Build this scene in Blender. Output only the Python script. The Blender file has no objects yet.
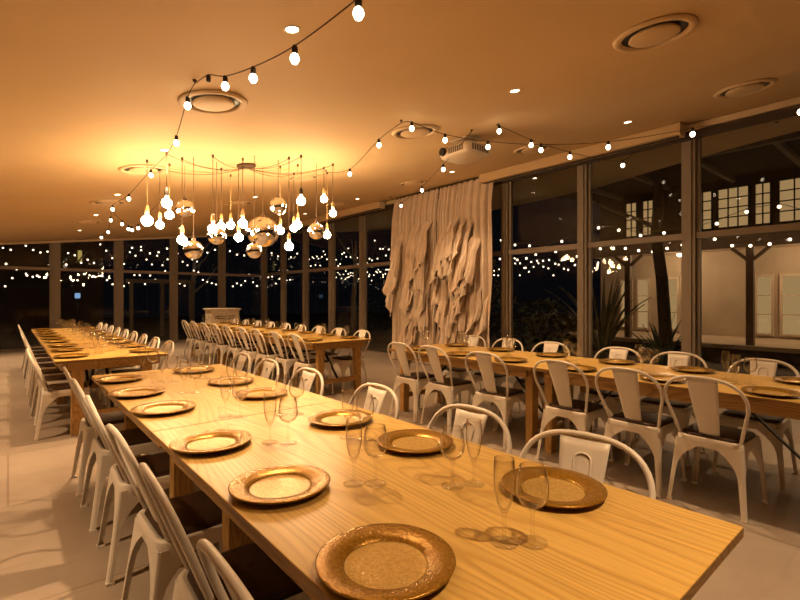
import bpy, bmesh, math, random
from math import sin, cos, pi, radians, sqrt, atan2
from mathutils import Vector, Matrix
random.seed(7)
SC = bpy.context.scene
COL = SC.collection

# ------------------------------------------------------------------ materials
def new_mat(name):
    m = bpy.data.materials.new(name); m.use_nodes = True
    nt = m.node_tree; nt.nodes.clear()
    out = nt.nodes.new('ShaderNodeOutputMaterial')
    return m, nt, out
def N(nt, t, **k):
    n = nt.nodes.new(t)
    for a, v in k.items():
        if a in n.inputs: n.inputs[a].default_value = v
        else: setattr(n, a, v)
    return n
def L(nt, a, b): nt.links.new(a, b)
def rgb(r, g, b): return (r, g, b, 1)

def simple(name, col, rough=.5, metal=0., noise=0., nscale=8., bump=0., bscale=60., spec=.5):
    m, nt, out = new_mat(name)
    p = N(nt, 'ShaderNodeBsdfPrincipled'); p.inputs['Roughness'].default_value = rough
    p.inputs['Metallic'].default_value = metal; p.inputs['Specular IOR Level'].default_value = spec
    tc = N(nt, 'ShaderNodeTexCoord')
    nz = N(nt, 'ShaderNodeTexNoise', Scale=nscale, Detail=4.0)
    L(nt, tc.outputs['Object'], nz.inputs['Vector'])
    cr = N(nt, 'ShaderNodeValToRGB')
    lo = tuple(max(0, c*(1-noise)) for c in col); hi = tuple(min(1, c*(1+noise)) for c in col)
    cr.color_ramp.elements[0].position = .3; cr.color_ramp.elements[1].position = .7
    cr.color_ramp.elements[0].color = rgb(*lo); cr.color_ramp.elements[1].color = rgb(*hi)
    L(nt, nz.outputs['Fac'], cr.inputs['Fac']); L(nt, cr.outputs['Color'], p.inputs['Base Color'])
    if bump:
        nb = N(nt, 'ShaderNodeTexNoise', Scale=bscale, Detail=3.0)
        L(nt, tc.outputs['Object'], nb.inputs['Vector'])
        bp = N(nt, 'ShaderNodeBump', Strength=bump, Distance=.01)
        L(nt, nb.outputs['Fac'], bp.inputs['Height']); L(nt, bp.outputs['Normal'], p.inputs['Normal'])
    L(nt, p.outputs[0], out.inputs[0])
    return m

def emit(name, col, s, sample=True):
    m, nt, out = new_mat(name)
    e = N(nt, 'ShaderNodeEmission', Color=rgb(*col), Strength=s)
    L(nt, e.outputs[0], out.inputs[0])
    if not sample:
        try: m.cycles.emission_sampling = 'NONE'
        except Exception: pass
    return m

def wood(name, c_dark, c_mid, c_light, axis='Y', rough=.42, scale=1.0):
    m, nt, out = new_mat(name)
    p = N(nt, 'ShaderNodeBsdfPrincipled'); p.inputs['Roughness'].default_value = rough
    p.inputs['Specular IOR Level'].default_value = .4
    tc = N(nt, 'ShaderNodeTexCoord'); mp = N(nt, 'ShaderNodeMapping')
    oi = N(nt, 'ShaderNodeObjectInfo')
    sc = {'X': (.16, 1, 1), 'Y': (1, .16, 1), 'Z': (1, 1, .16)}[axis]
    mp.inputs['Scale'].default_value = tuple(v*scale for v in sc)
    add = N(nt, 'ShaderNodeVectorMath', operation='ADD')
    mul = N(nt, 'ShaderNodeVectorMath', operation='MULTIPLY'); mul.inputs[1].default_value = (7, 11, 0)
    L(nt, oi.outputs['Random'], mul.inputs[0])
    L(nt, tc.outputs['Object'], add.inputs[0]); L(nt, mul.outputs[0], add.inputs[1])
    L(nt, add.outputs[0], mp.inputs['Vector'])
    # growth rings: contour bands of a stretched noise field -> cathedral grain
    n1 = N(nt, 'ShaderNodeTexNoise', Scale=2.2, Detail=2.0, Roughness=.4)
    L(nt, mp.outputs[0], n1.inputs['Vector'])
    m1 = N(nt, 'ShaderNodeMath', operation='MULTIPLY'); m1.inputs[1].default_value = 52.
    L(nt, n1.outputs['Fac'], m1.inputs[0])
    fr = N(nt, 'ShaderNodeMath', operation='FRACT'); L(nt, m1.outputs[0], fr.inputs[0])
    cr = N(nt, 'ShaderNodeValToRGB')
    e = cr.color_ramp.elements
    e[0].position = 0; e[0].color = rgb(*c_mid)
    e[1].position = 1; e[1].color = rgb(*c_mid)
    a = e.new(.45); a.color = rgb(*c_light)
    b = e.new(.9); b.color = rgb(*c_dark)
    L(nt, fr.outputs[0], cr.inputs['Fac'])
    mp2 = N(nt, 'ShaderNodeMapping'); mp2.inputs['Scale'].default_value = tuple(v*scale*(60 if v == 1 else 22) for v in sc)
    L(nt, add.outputs[0], mp2.inputs['Vector'])
    n2 = N(nt, 'ShaderNodeTexNoise', Scale=1.0, Detail=3.0)
    L(nt, mp2.outputs[0], n2.inputs['Vector'])
    mx = N(nt, 'ShaderNodeMix', data_type='RGBA', blend_type='MULTIPLY')
    mx.inputs[0].default_value = .35
    r2 = N(nt, 'ShaderNodeValToRGB'); r2.color_ramp.elements[0].color = rgb(.66, .6, .52); r2.color_ramp.elements[1].color = rgb(1.2, 1.2, 1.2)
    r2.color_ramp.elements[0].position = .3; r2.color_ramp.elements[1].position = .65
    L(nt, n2.outputs['Fac'], r2.inputs['Fac'])
    L(nt, cr.outputs[0], mx.inputs[6]); L(nt, r2.outputs[0], mx.inputs[7])
    L(nt, mx.outputs[2], p.inputs['Base Color'])
    bp = N(nt, 'ShaderNodeBump', Strength=.12, Distance=.002)
    L(nt, n2.outputs['Fac'], bp.inputs['Height']); L(nt, bp.outputs[0], p.inputs['Normal'])
    L(nt, p.outputs[0], out.inputs[0])
    return m

def clear_glass(name, tint, edge_tint, base=.04, gain=.96, power=5., rough=0., tpow=6.):
    """thin clear glass: passes light straight through, mirrors by a Schlick curve"""
    m, nt, out = new_mat(name)
    lw = N(nt, 'ShaderNodeLayerWeight'); lw.inputs['Blend'].default_value = .5
    pw = N(nt, 'ShaderNodeMath', operation='POWER'); pw.inputs[1].default_value = power
    L(nt, lw.outputs['Facing'], pw.inputs[0])
    ma = N(nt, 'ShaderNodeMath', operation='MULTIPLY_ADD'); ma.inputs[1].default_value = gain; ma.inputs[2].default_value = base
    L(nt, pw.outputs[0], ma.inputs[0])
    ma.use_clamp = True
    p2 = N(nt, 'ShaderNodeMath', operation='POWER'); p2.inputs[1].default_value = tpow
    L(nt, lw.outputs['Facing'], p2.inputs[0])
    mc = N(nt, 'ShaderNodeMix', data_type='RGBA')
    mc.inputs[6].default_value = rgb(*tint); mc.inputs[7].default_value = rgb(*edge_tint)
    L(nt, p2.outputs[0], mc.inputs[0])
    t = N(nt, 'ShaderNodeBsdfTransparent'); L(nt, mc.outputs[2], t.inputs[0])
    g = N(nt, 'ShaderNodeBsdfGlossy'); g.inputs['Roughness'].default_value = rough
    ms = N(nt, 'ShaderNodeMixShader')
    L(nt, ma.outputs[0], ms.inputs[0]); L(nt, t.outputs[0], ms.inputs[1]); L(nt, g.outputs[0], ms.inputs[2])
    L(nt, ms.outputs[0], out.inputs[0])
    return m

M = {}
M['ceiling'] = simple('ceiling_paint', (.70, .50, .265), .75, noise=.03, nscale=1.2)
M['trim'] = simple('pale_trim', (.72, .56, .36), .6)
M['frame'] = simple('window_frame_paint', (.27, .215, .16), .5, noise=.06)
M['frame_dark'] = simple('dark_frame', (.05, .032, .02), .6)
M['wall_dark'] = simple('dark_wall_paint', (.10, .065, .04), .8, noise=.1)
M['metal'] = simple('white_painted_metal', (.74, .68, .59), .38, noise=.05, nscale=5)
M['seat'] = wood('dark_seat_wood', (.02, .010, .006), (.05, .024, .012), (.07, .034, .017), 'Y', .45, 2.)
M['oak'] = wood('oak_table_top', (.485, .290, .072), (.60, .388, .108), (.625, .408, .118), 'Y', .33)
M['edge_shade'] = wood('oak_edge_shaded', (.22, .115, .032), (.30, .165, .048), (.33, .185, .056), 'Y', .5)  # table-top oak darkened for the side faces, mostly shade painted into the colour
M['oakleg'] = wood('oak_table_leg', (.34, .19, .06), (.47, .28, .09), (.54, .33, .11), 'Z', .5, 1.5)
M['rail'] = wood('oak_rail', (.3, .17, .055), (.43, .25, .08), (.48, .29, .1), 'Y', .5)
M['black'] = simple('black_steel', (.012, .01, .01), .45)
M['rubber'] = simple('socket_black', (.02, .012, .008), .6)
M['cable'] = simple('brown_cable', (.10, .05, .02), .7)
M['cord'] = simple('pale_cord', (.55, .36, .16), .6)
M['mirror'] = simple('mirror_chrome', (.97, .93, .89), .03, 1.0)
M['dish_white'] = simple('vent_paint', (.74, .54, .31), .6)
M['plastic'] = simple('white_plastic', (.78, .66, .5), .45)
M['grille'] = simple('grey_grille', (.16, .12, .08), .6)
M['curtain'] = simple('linen_curtain', (.68, .55, .43), .9, noise=.08, nscale=6, bump=.15, bscale=220)
M['plaster'] = simple('cream_plaster', (.62, .5, .38), .8, noise=.1, nscale=2)
M['ext_wood'] = simple('dark_outdoor_timber', (.045, .029, .017), .8, noise=.2)
M['ext_beam'] = simple('grey_outdoor_beam', (.30, .26, .2), .8, noise=.15)
M['ext_brown'] = simple('brown_outdoor_post', (.17, .10, .055), .7, noise=.1)
M['ext_ground'] = simple('outdoor_paving', (.11, .09, .065), .9, noise=.25, nscale=1.3)
M['stucco'] = simple('pale_outdoor_wall', (.50, .40, .29), .85, noise=.1, nscale=2)
M['bark'] = simple('dark_bark', (.035, .024, .015), .9, noise=.4, nscale=12, bump=.4, bscale=30)
M['leaf'] = simple('dark_leaf', (.05, .075, .03), .55, noise=.4, nscale=4)
M['leaf2'] = simple('olive_leaf', (.085, .09, .035), .55, noise=.4, nscale=4)
M['bulb'] = emit('warm_bulb_glow', (1, .655, .34), 95)
M['fbulb'] = emit('festoon_bulb_glow', (1, .80, .55), 9)
M['obulb'] = emit('outdoor_bulb_glow', (1, .76, .5), 5, False)
M['down'] = emit('downlight_glow', (1, .82, .55), 12, False)
M['litwin'] = emit('lit_window_glow', (1, .62, .26), .27, False)
M['bluelamp'] = emit('blue_lamp_glow', (.35, .6, 1), .5, False)
M['yellowlit'] = emit('yellow_window_glow', (1, .75, .2), .28, False)
M['pane'] = clear_glass('window_glass', (.93, .93, .92), (.9, .9, .9), base=.016)
M['stem'] = clear_glass('stemware_glass', (.994, .992, .988), (.50, .40, .28), base=.04, gain=.9, power=2.9, rough=.03, tpow=4.0)
M['foot'] = clear_glass('stemware_foot_glass', (.99, .985, .98), (.8, .75, .68), base=.06, gain=.12, power=3.0, rough=.1)

# floor: large pale stone / concrete slabs with wear marks
def floor_mat():
    m, nt, out = new_mat('stone_floor')
    p = N(nt, 'ShaderNodeBsdfPrincipled'); p.inputs['Roughness'].default_value = .5
    p.inputs['Specular IOR Level'].default_value = .35
    tc = N(nt, 'ShaderNodeTexCoord')
    n1 = N(nt, 'ShaderNodeTexNoise', Scale=1.1, Detail=5.0, Roughness=.6)
    L(nt, tc.outputs['Object'], n1.inputs['Vector'])
    cr = N(nt, 'ShaderNodeValToRGB')
    cr.color_ramp.elements[0].position = .35; cr.color_ramp.elements[0].color = rgb(.28, .225, .175)
    cr.color_ramp.elements[1].position = .68; cr.color_ramp.elements[1].color = rgb(.36, .295, .235)
    L(nt, n1.outputs['Fac'], cr.inputs['Fac'])
    mp = N(nt, 'ShaderNodeMapping'); mp.inputs['Scale'].default_value = (.35, 2.6, 1); mp.inputs['Rotation'].default_value = (0, 0, .5)
    L(nt, tc.outputs['Object'], mp.inputs['Vector'])
    n2 = N(nt, 'ShaderNodeTexNoise', Scale=2.2, Detail=6.0, Roughness=.65, Distortion=1.2)
    L(nt, mp.outputs[0], n2.inputs['Vector'])
    c2 = N(nt, 'ShaderNodeValToRGB')
    c2.color_ramp.elements[0].position = .30; c2.color_ramp.elements[0].color = rgb(.80, .77, .73)
    c2.color_ramp.elements[1].position = .42; c2.color_ramp.elements[1].color = rgb(1, 1, 1)
    L(nt, n2.outputs['Fac'], c2.inputs['Fac'])
    mx = N(nt, 'ShaderNodeMix', data_type='RGBA', blend_type='MULTIPLY'); mx.inputs[0].default_value = .8
    L(nt, cr.outputs[0], mx.inputs[6]); L(nt, c2.outputs[0], mx.inputs[7])
    br = N(nt, 'ShaderNodeTexBrick'); br.offset = .5
    br.inputs['Scale'].default_value = 1.0; br.inputs['Mortar Size'].default_value = .006
    br.inputs['Brick Width'].default_value = 1.2; br.inputs['Row Height'].default_value = 1.2
    br.inputs['Color1'].default_value = rgb(1, 1, 1); br.inputs['Color2'].default_value = rgb(.9, .89, .88); br.inputs['Mortar'].default_value = rgb(.72, .68, .64)
    L(nt, tc.outputs['Object'], br.inputs['Vector'])
    m2 = N(nt, 'ShaderNodeMix', data_type='RGBA', blend_type='MULTIPLY'); m2.inputs[0].default_value = 1
    L(nt, mx.outputs[2], m2.inputs[6]); L(nt, br.outputs['Color'], m2.inputs[7])
    L(nt, m2.outputs[2], p.inputs['Base Color'])
    L(nt, p.outputs[0], out.inputs[0])
    return m
M['floor'] = floor_mat()

def charger_mat(name, c1, c2, rough, metal, vor):
    m, nt, out = new_mat(name)
    p = N(nt, 'ShaderNodeBsdfPrincipled'); p.inputs['Metallic'].default_value = metal
    tc = N(nt, 'ShaderNodeTexCoord')
    v = N(nt, 'ShaderNodeTexNoise', Scale=vor, Detail=2.0)
    L(nt, tc.outputs['Object'], v.inputs['Vector'])
    cr = N(nt, 'ShaderNodeValToRGB')
    cr.color_ramp.elements[0].position = .35; cr.color_ramp.elements[0].color = rgb(*c1)
    cr.color_ramp.elements[1].position = .68; cr.color_ramp.elements[1].color = rgb(*c2)
    L(nt, v.outputs['Fac'], cr.inputs['Fac']); L(nt, cr.outputs[0], p.inputs['Base Color'])
    p.inputs['Roughness'].default_value = rough
    bp = N(nt, 'ShaderNodeBump', Strength=.5, Distance=.003)
    L(nt, v.outputs['Fac'], bp.inputs['Height']); L(nt, bp.outputs[0], p.inputs['Normal'])
    L(nt, p.outputs[0], out.inputs[0])
    return m
M['rim'] = charger_mat('amber_gold_rim', (.25, .122, .010), (.42, .225, .022), .26, .5, 160)
M['well'] = charger_mat('pale_gold_well', (.46, .29, .075), (.60, .39, .115), .22, .25, 130)

# ------------------------------------------------------------------ mesh helpers
class MB:
    def __init__(s): s.bm = bmesh.new()
    def box(s, x0, x1, y0, y1, z0, z1, mat=None):
        c = [(x0, y0, z0), (x1, y0, z0), (x1, y1, z0), (x0, y1, z0), (x0, y0, z1), (x1, y0, z1), (x1, y1, z1), (x0, y1, z1)]
        if mat is not None: c = [mat @ Vector(p) for p in c]
        v = [s.bm.verts.new(p) for p in c]
        for f in ((0, 3, 2, 1), (4, 5, 6, 7), (0, 1, 5, 4), (1, 2, 6, 5), (2, 3, 7, 6), (3, 0, 4, 7)):
            s.bm.faces.new([v[i] for i in f])
        return s
    def bar(s, a, b, w, h, up=(0, 0, 1)):
        a = Vector(a); b = Vector(b); d = b-a; l = d.length; d.normalize()
        x = d.cross(Vector(up))
        if x.length < 1e-4: x = d.cross(Vector((0, 1, 0)))
        x.normalize(); y = x.cross(d)
        mt = Matrix((( x.x, d.x, y.x, a.x), (x.y, d.y, y.y, a.y), (x.z, d.z, y.z, a.z), (0, 0, 0, 1)))
        return s.box(-w/2, w/2, 0, l, -h/2, h/2, mt)
    def rings(s, rs, closed=True, cap=True):
        vs = [[s.bm.verts.new(p) for p in r] for r in rs]
        n = len(vs[0])
        for a, b in zip(vs, vs[1:]):
            for i in range(n if closed else n-1):
                j = (i+1) % n
                s.bm.faces.new((a[i], a[j], b[j], b[i]))
        if cap and closed:
            s.bm.faces.new(list(reversed(vs[0]))); s.bm.faces.new(vs[-1])
        return s
    def lathe(s, prof, n=24, c=(0, 0, 0)):
        vs = []
        for r, z in prof:
            if r < 1e-6: vs.append([s.bm.verts.new((c[0], c[1], c[2]+z))])
            else: vs.append([s.bm.verts.new((c[0]+r*cos(2*pi*i/n), c[1]+r*sin(2*pi*i/n), c[2]+z)) for i in range(n)])
        for a, b in zip(vs, vs[1:]):
            if len(a) == 1 and len(b) == 1: continue
            for i in range(n):
                j = (i+1) % n
                if len(a) == 1: s.bm.faces.new((a[0], b[j], b[i]))
                elif len(b) == 1: s.bm.faces.new((a[i], a[j], b[0]))
                else: s.bm.faces.new((a[i], a[j], b[j], b[i]))
        return s
    def tube(s, pts, r, n=8, radii=None):
        pts = [Vector(p) for p in pts]; rs = []
        up = Vector((0, 0, 1))
        prev = None
        for i, p in enumerate(pts):
            t = (pts[min(i+1, len(pts)-1)]-pts[max(i-1, 0)]).normalized()
            if prev is None:
                x = t.cross(up)
                if x.length < 1e-3: x = t.cross(Vector((1, 0, 0)))
                x.normalize()
            else:
                x = prev-t*prev.dot(t)
                x.normalize()
            prev = x; y = t.cross(x)
            rr = radii[i] if radii else r
            rs.append([p+x*rr*cos(2*pi*k/n)+y*rr*sin(2*pi*k/n) for k in range(n)])
        return s.rings(rs)
    def grid(s, f, nu, nv):
        vs = [[s.bm.verts.new(f(i/nu, j/nv)) for i in range(nu+1)] for j in range(nv+1)]
        for j in range(nv):
            for i in range(nu):
                s.bm.faces.new((vs[j][i], vs[j][i+1], vs[j+1][i+1], vs[j+1][i]))
        return s
    def ball(s, c, r, rz=None, n=16, m=10):
        rz = rz or r
        prof = [(r*sin(pi*k/m) if 0 < k < m else 0, -rz*cos(pi*k/m)) for k in range(m+1)]
        return s.lathe(prof, n, c)
    def mesh(s, name, mat, smooth=False, bevel=0., solid=0., recalc=True):
        if recalc: bmesh.ops.recalc_face_normals(s.bm, faces=s.bm.faces)
        me = bpy.data.meshes.new(name); s.bm.to_mesh(me); s.bm.free()
        me.materials.append(M[mat] if isinstance(mat, str) else mat)
        if smooth:
            for p in me.polygons: p.use_smooth = True
        return me
    def obj(s, name, mat, parent=None, smooth=False, bevel=0., solid=0., loc=None, recalc=True):
        me = s.mesh(name, mat, smooth, recalc=recalc)
        o = bpy.data.objects.new(name, me); COL.objects.link(o)
        if parent: o.parent = parent
        if loc is not None: o.location = loc
        if solid:
            md = o.modifiers.new('solid', 'SOLIDIFY'); md.thickness = solid; md.offset = 0
        if bevel:
            md = o.modifiers.new('bevel', 'BEVEL'); md.width = bevel; md.segments = 2; md.limit_method = 'ANGLE'
        return o

def tag(o, label=None, cat=None, group=None, kind=None):
    if label: o['label'] = label
    if cat: o['category'] = cat
    if group: o['group'] = group
    if kind: o['kind'] = kind
    return o
def thing(name, label, cat, loc=(0, 0, 0), rz=0., group=None, kind=None):
    o = bpy.data.objects.new(name, None); COL.objects.link(o)
    o.empty_display_size = .05
    o.location = loc; o.rotation_euler = (0, 0, rz)
    return tag(o, label, cat, group, kind)
def kids(o): return KID.get(o.name, [])
def dup(root, loc, rz=0., label=None, group=None):
    r = root.copy(); COL.objects.link(r); r.location = loc; r.rotation_euler = (0, 0, rz)
    if label: r['label'] = label
    if group: r['group'] = group
    for ch in list(root.children):
        c = ch.copy(); COL.objects.link(c); c.parent = r
        for g in list(ch.children):
            d = g.copy(); COL.objects.link(d); d.parent = c
    return r
ORD = ['first', 'second', 'third', 'fourth', 'fifth', 'sixth', 'seventh', 'eighth', 'ninth', 'tenth', 'eleventh', 'twelfth', 'thirteenth', 'fourteenth', 'fifteenth', 'sixteenth', 'seventeenth', 'eighteenth', 'nineteenth', 'twentieth']

# ------------------------------------------------------------------ room
XW, YW = 6.35, 14.3                 # glazed right wall, glazed back wall
XL, YF = -4.5, -3.0
def zc(x): return 2.61+.124*x       # gently pitched ceiling
def struct(o): o['kind'] = 'structure'; return o

struct(MB().box(XL, XW+.06, YF, YW+.06, -.12, 0).obj('floor', 'floor'))
b = MB()
xs = [XL, XW+.06]
def slab(b, pts, th):
    lo = [b.bm.verts.new((x, y, zc(x))) for x, y in pts]; hi = [b.bm.verts.new((x, y, zc(x)+th)) for x, y in pts]
    b.bm.faces.new(lo); b.bm.faces.new(hi)
    n = len(pts)
    for i in range(n):
        j = (i+1) % n; b.bm.faces.new((lo[i], lo[j], hi[j], hi[i]))
slab(b, [(XL, YF), (XW+.06, YF), (XW+.06, YW+.06), (XL, YW+.06)], .15)
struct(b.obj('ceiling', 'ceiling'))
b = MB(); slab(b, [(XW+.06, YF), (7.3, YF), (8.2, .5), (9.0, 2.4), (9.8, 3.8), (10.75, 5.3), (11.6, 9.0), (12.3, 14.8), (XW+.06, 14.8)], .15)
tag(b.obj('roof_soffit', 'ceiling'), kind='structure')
struct(MB().box(XL-.15, XL, YF, YW, 0, 2.2).obj('wall_left', 'wall_dark'))
struct(MB().box(XL, XW, YF-.15, YF, 0, 3.5).obj('wall_front', 'wall_dark'))

# right glazed wall: columns, transoms, panes
def win_right(n, y0, y1):
    w = thing('window_%d' % n, None, None, (XW, (y0+y1)/2, 0), kind='structure')
    h = (y1-y0)/2-.065
    f = MB()
    f.box(-.04, .04, -h, h, .0, .09); f.box(-.04, .04, -h, h, zc(XW)-.14, zc(XW)-.005)
    f.box(-.05, .05, -h, h, 2.015, 2.09)
    f.box(-.03, .03, -h, -h+.035, .09, 3.26); f.box(-.03, .03, h-.035, h, .09, 3.26)
    f.obj('window_frame', 'frame', w)
    MB().box(-.004, .004, -h+.03, h-.03, .085, 2.02).obj('lower_pane', 'pane', w)
    MB().box(-.004, .004, -h+.03, h-.03, 2.085, 3.265).obj('upper_pane', 'pane', w)
def win_back(n, x0, x1):
    w = thing('window_%d' % n, None, None, ((x0+x1)/2, YW, 0), kind='structure')
    h = (x1-x0)/2-.075
    cx = (x0+x1)/2
    f = MB()
    f.box(-h, h, -.04, .04, 0, .09); f.box(-h, h, -.05, .05, 1.98, 2.05)
    f.box(-h, -h+.035, -.03, .03, .09, zc(x0)-.05); f.box(h-.035, h, -.03, .03, .09, zc(x1)-.08)
    f.obj('window_frame', 'frame', w)
    MB().box(-h+.03, h-.03, -.004, .004, .085, 1.985).obj('lower_pane', 'pane', w)
    b = MB()
    v = []
    for yy in (-.004, .004):
        v.append([b.bm.verts.new(p) for p in ((-h+.03, yy, 2.045), (h-.03, yy, 2.045), (h-.03, yy, zc(cx+h)-.03), (-h+.03, yy, zc(cx-h)-.03))])
    b.bm.faces.new(v[0]); b.bm.faces.new(v[1])
    for i in range(4):
        j = (i+1) % 4; b.bm.faces.new((v[0][i], v[0][j], v[1][j], v[1][i]))
    b.obj('upper_pane', 'pane', w)
SP = 1.365
ycols = [YW-.02-SP*k for k in range(13)]
nw = 1
tn = 1
for k, y in enumerate(ycols):
    b = MB(); b.box(XW-.07, XW+.07, y-.062, y+.062, 0, zc(XW)-.0)
    b.box(XW-.09, XW-.07, y-.025, y+.025, 0, zc(XW)-.12)
    struct(b.obj('trim_%d' % tn, 'frame')); tn += 1
for a, c in zip(ycols, ycols[1:]):
    win_right(nw, c, a); nw += 1
xcols = [XW-SP*k for k in range(1, 9)]
for x in xcols:
    b = MB(); b.box(x-.075, x+.075, YW-.07, YW+.07, 0, zc(x)-.005); b.box(x-.03, x+.03, YW-.09, YW-.07, 0, zc(x)-.06)
    struct(b.obj('trim_%d' % tn, 'frame')); tn += 1
for a, c in zip([XW]+xcols, xcols):
    win_back(nw, c, a); nw += 1
# header trims under the ceiling
b = MB(); b.box(XW-.16, XW-.0925, YF, YW-.1, zc(XW)-.10, zc(XW)-.03); o = struct(b.obj('trim_%d' % tn, 'trim')); tn += 1
b = MB(); b.box(XW-.13, XW-.0925, YF, YW-.1, zc(XW)-.2, zc(XW)-.101); struct(b.obj('trim_%d' % tn, 'frame_dark')); tn += 1
b = MB(); a0 = XL+.02
b.bar((a0, YW-.12, zc(a0)-.035), (XW-.2, YW-.12, zc(XW-.2)-.035), .05, .05); struct(b.obj('trim_%d' % tn, 'trim')); tn += 1
# outdoor ground
tag(MB().box(XW+.06, 32, -12, 34, -.12, -.02).obj('outdoor_paving', 'ext_ground'), kind='structure')
tag(MB().box(-14, XW+.06, YW+.06, 34, -.12, -.02).obj('outdoor_terrace', 'ext_ground'), kind='structure')

# ------------------------------------------------------------------ ceiling fixtures
TILT = math.atan(.124)
def on_ceiling(o, x, y, dz=0.):
    o.location = (x, y, zc(x)+dz); o.rotation_euler = (0, -TILT, 0)
def make_diffuser():
    t = thing('ceiling_diffuser', '', 'air vent')
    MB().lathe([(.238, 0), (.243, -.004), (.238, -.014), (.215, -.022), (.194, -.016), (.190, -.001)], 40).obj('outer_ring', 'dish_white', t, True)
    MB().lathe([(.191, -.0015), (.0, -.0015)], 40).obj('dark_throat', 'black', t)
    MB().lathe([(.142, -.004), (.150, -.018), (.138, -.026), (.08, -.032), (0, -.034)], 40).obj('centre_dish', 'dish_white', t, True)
    return t
DF = make_diffuser()
DL = {(0, 0): 'largest round ceiling vent, near the top right of the room', (1, 0): 'round ceiling vent above the right wall header, second from the right',
      (-1, 1): 'round ceiling vent beside the festoon bulb string, upper left', (0, 1): 'round ceiling vent just left of the projector',
      (1, 1): 'round ceiling vent behind the festoon bulbs, near the wall right of projector', (-1, 2): 'round ceiling vent above the left pendant bulbs',
      (1, 2): 'round ceiling vent beside the ruched curtain top', (-1, 3): 'round ceiling vent far left, past the pendant cluster',
      (-1, 4): 'farthest round ceiling vent, near the back windows', (2, 0): 'round soffit vent seen outside through the top right window',
      (0, 2): 'round ceiling vent behind the pendant bulbs, mid ceiling', (0, 3): 'round ceiling vent behind the pendant bulbs, farther back', (1, 3): 'round ceiling vent near the far blind cassette'}
first = True
DX = {-1: 1.16, 0: 3.17, 1: 5.25, 2: 7.42}; DY = [1.21, 3.5, 5.85, 8.2, 10.6]
for (i, j), lab in DL.items():
    d = DF if first else dup(DF, (0, 0, 0)); first = False
    tag(d, lab, 'air vent', 'round ceiling vents'); on_ceiling(d, DX[i], DY[j], -.001)

def make_down():
    t = thing('downlight', '', 'ceiling light')
    MB().lathe([(.046, 0), (.047, -.005), (.038, -.008), (.034, -.002)], 24).obj('trim_ring', 'plastic', t, True)
    MB().lathe([(.034, -.004), (0, -.004)], 24).obj('lens', 'down', t)
    return t
DN = make_down()
first = True
ri = {-.9: 'far left', 1.17: 'left', 3.17: 'middle', 5.26: 'right', 7.5: 'outdoor'}
ys = [2.28, 4.95, 7.5, 9.6, 12.0]
P_DOWN = 265
for x in (-.9, 1.17, 3.17, 5.26, 7.5):
    for j, y in enumerate([-.2]+ys):
        if x == 7.5 and j not in (1, 2): continue
        if x == 3.17 and j == 2: continue
        if x < 0 and j == 0: continue
        if j > 0 and x > 0:
            d = DN if first else dup(DN, (0, 0, 0)); first = False
            lab = ('small bright recessed downlight in the %s row of the ceiling, %s from the front' % (ri[x], ORD[j-1])) if x != 7.5 else \
                  ('small recessed downlight in the soffit outside the glass, %s from the right' % ORD[j-1])
            tag(d, lab, 'ceiling light', 'recessed downlights'); on_ceiling(d, x, y, -.001)
        l = bpy.data.lights.new('downlight_beam', 'SPOT'); l.energy = P_DOWN*{-.9: 1.05, 1.17: 1., 3.17: .8, 5.26: .36, 7.5: .10}[x]*(.75 if j == 0 else 1); l.color = (1, .645, .345)
        l.spot_size = radians(92); l.spot_blend = 1.0; l.shadow_soft_size = .035
        o = bpy.data.objects.new('downlight_beam', l); COL.objects.link(o)
        o.location = (x, y, zc(x)-.03)

# ------------------------------------------------------------------ chairs
def arc_pts():
    """back loop centre line, from left seat corner over the top to right seat corner"""
    pts = []
    # straight leg then arch
    def lean(z): return -.150-.150*((z-.45)/.40)**1.0
    for z in (.445, .52, .60, .66):
        x = -(.170+.058*(z-.445)/.215); pts.append((x, lean(z), z))
    for k in range(1, 20):
        a = pi-pi*k/20
        c_ = cos(a)
        x = math.copysign(abs(c_)**.74, c_)*.232 if abs(c_) > 1e-6 else 0
        z = .67+.178*sin(a)**.80
        pts.append((x, lean(z), z))
    right = [(-p[0], p[1], p[2]) for p in reversed(pts[:4])]
    return pts+right
def rsq(h, n=9, hx=None, hy=None, r=.06, y0=0):
    pts = []
    hx = hx or h; hy = hy or h
    for cx, cy, a0 in ((hx-r, hy-r, 0), (-hx+r, hy-r, pi/2), (-hx+r, -hy+r, pi), (hx-r, -hy+r, 3*pi/2)):
        for k in range(n):
            a = a0+pi/2*k/(n-1); pts.append((cx+r*cos(a), cy+r*sin(a)+y0))
    return pts
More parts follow.
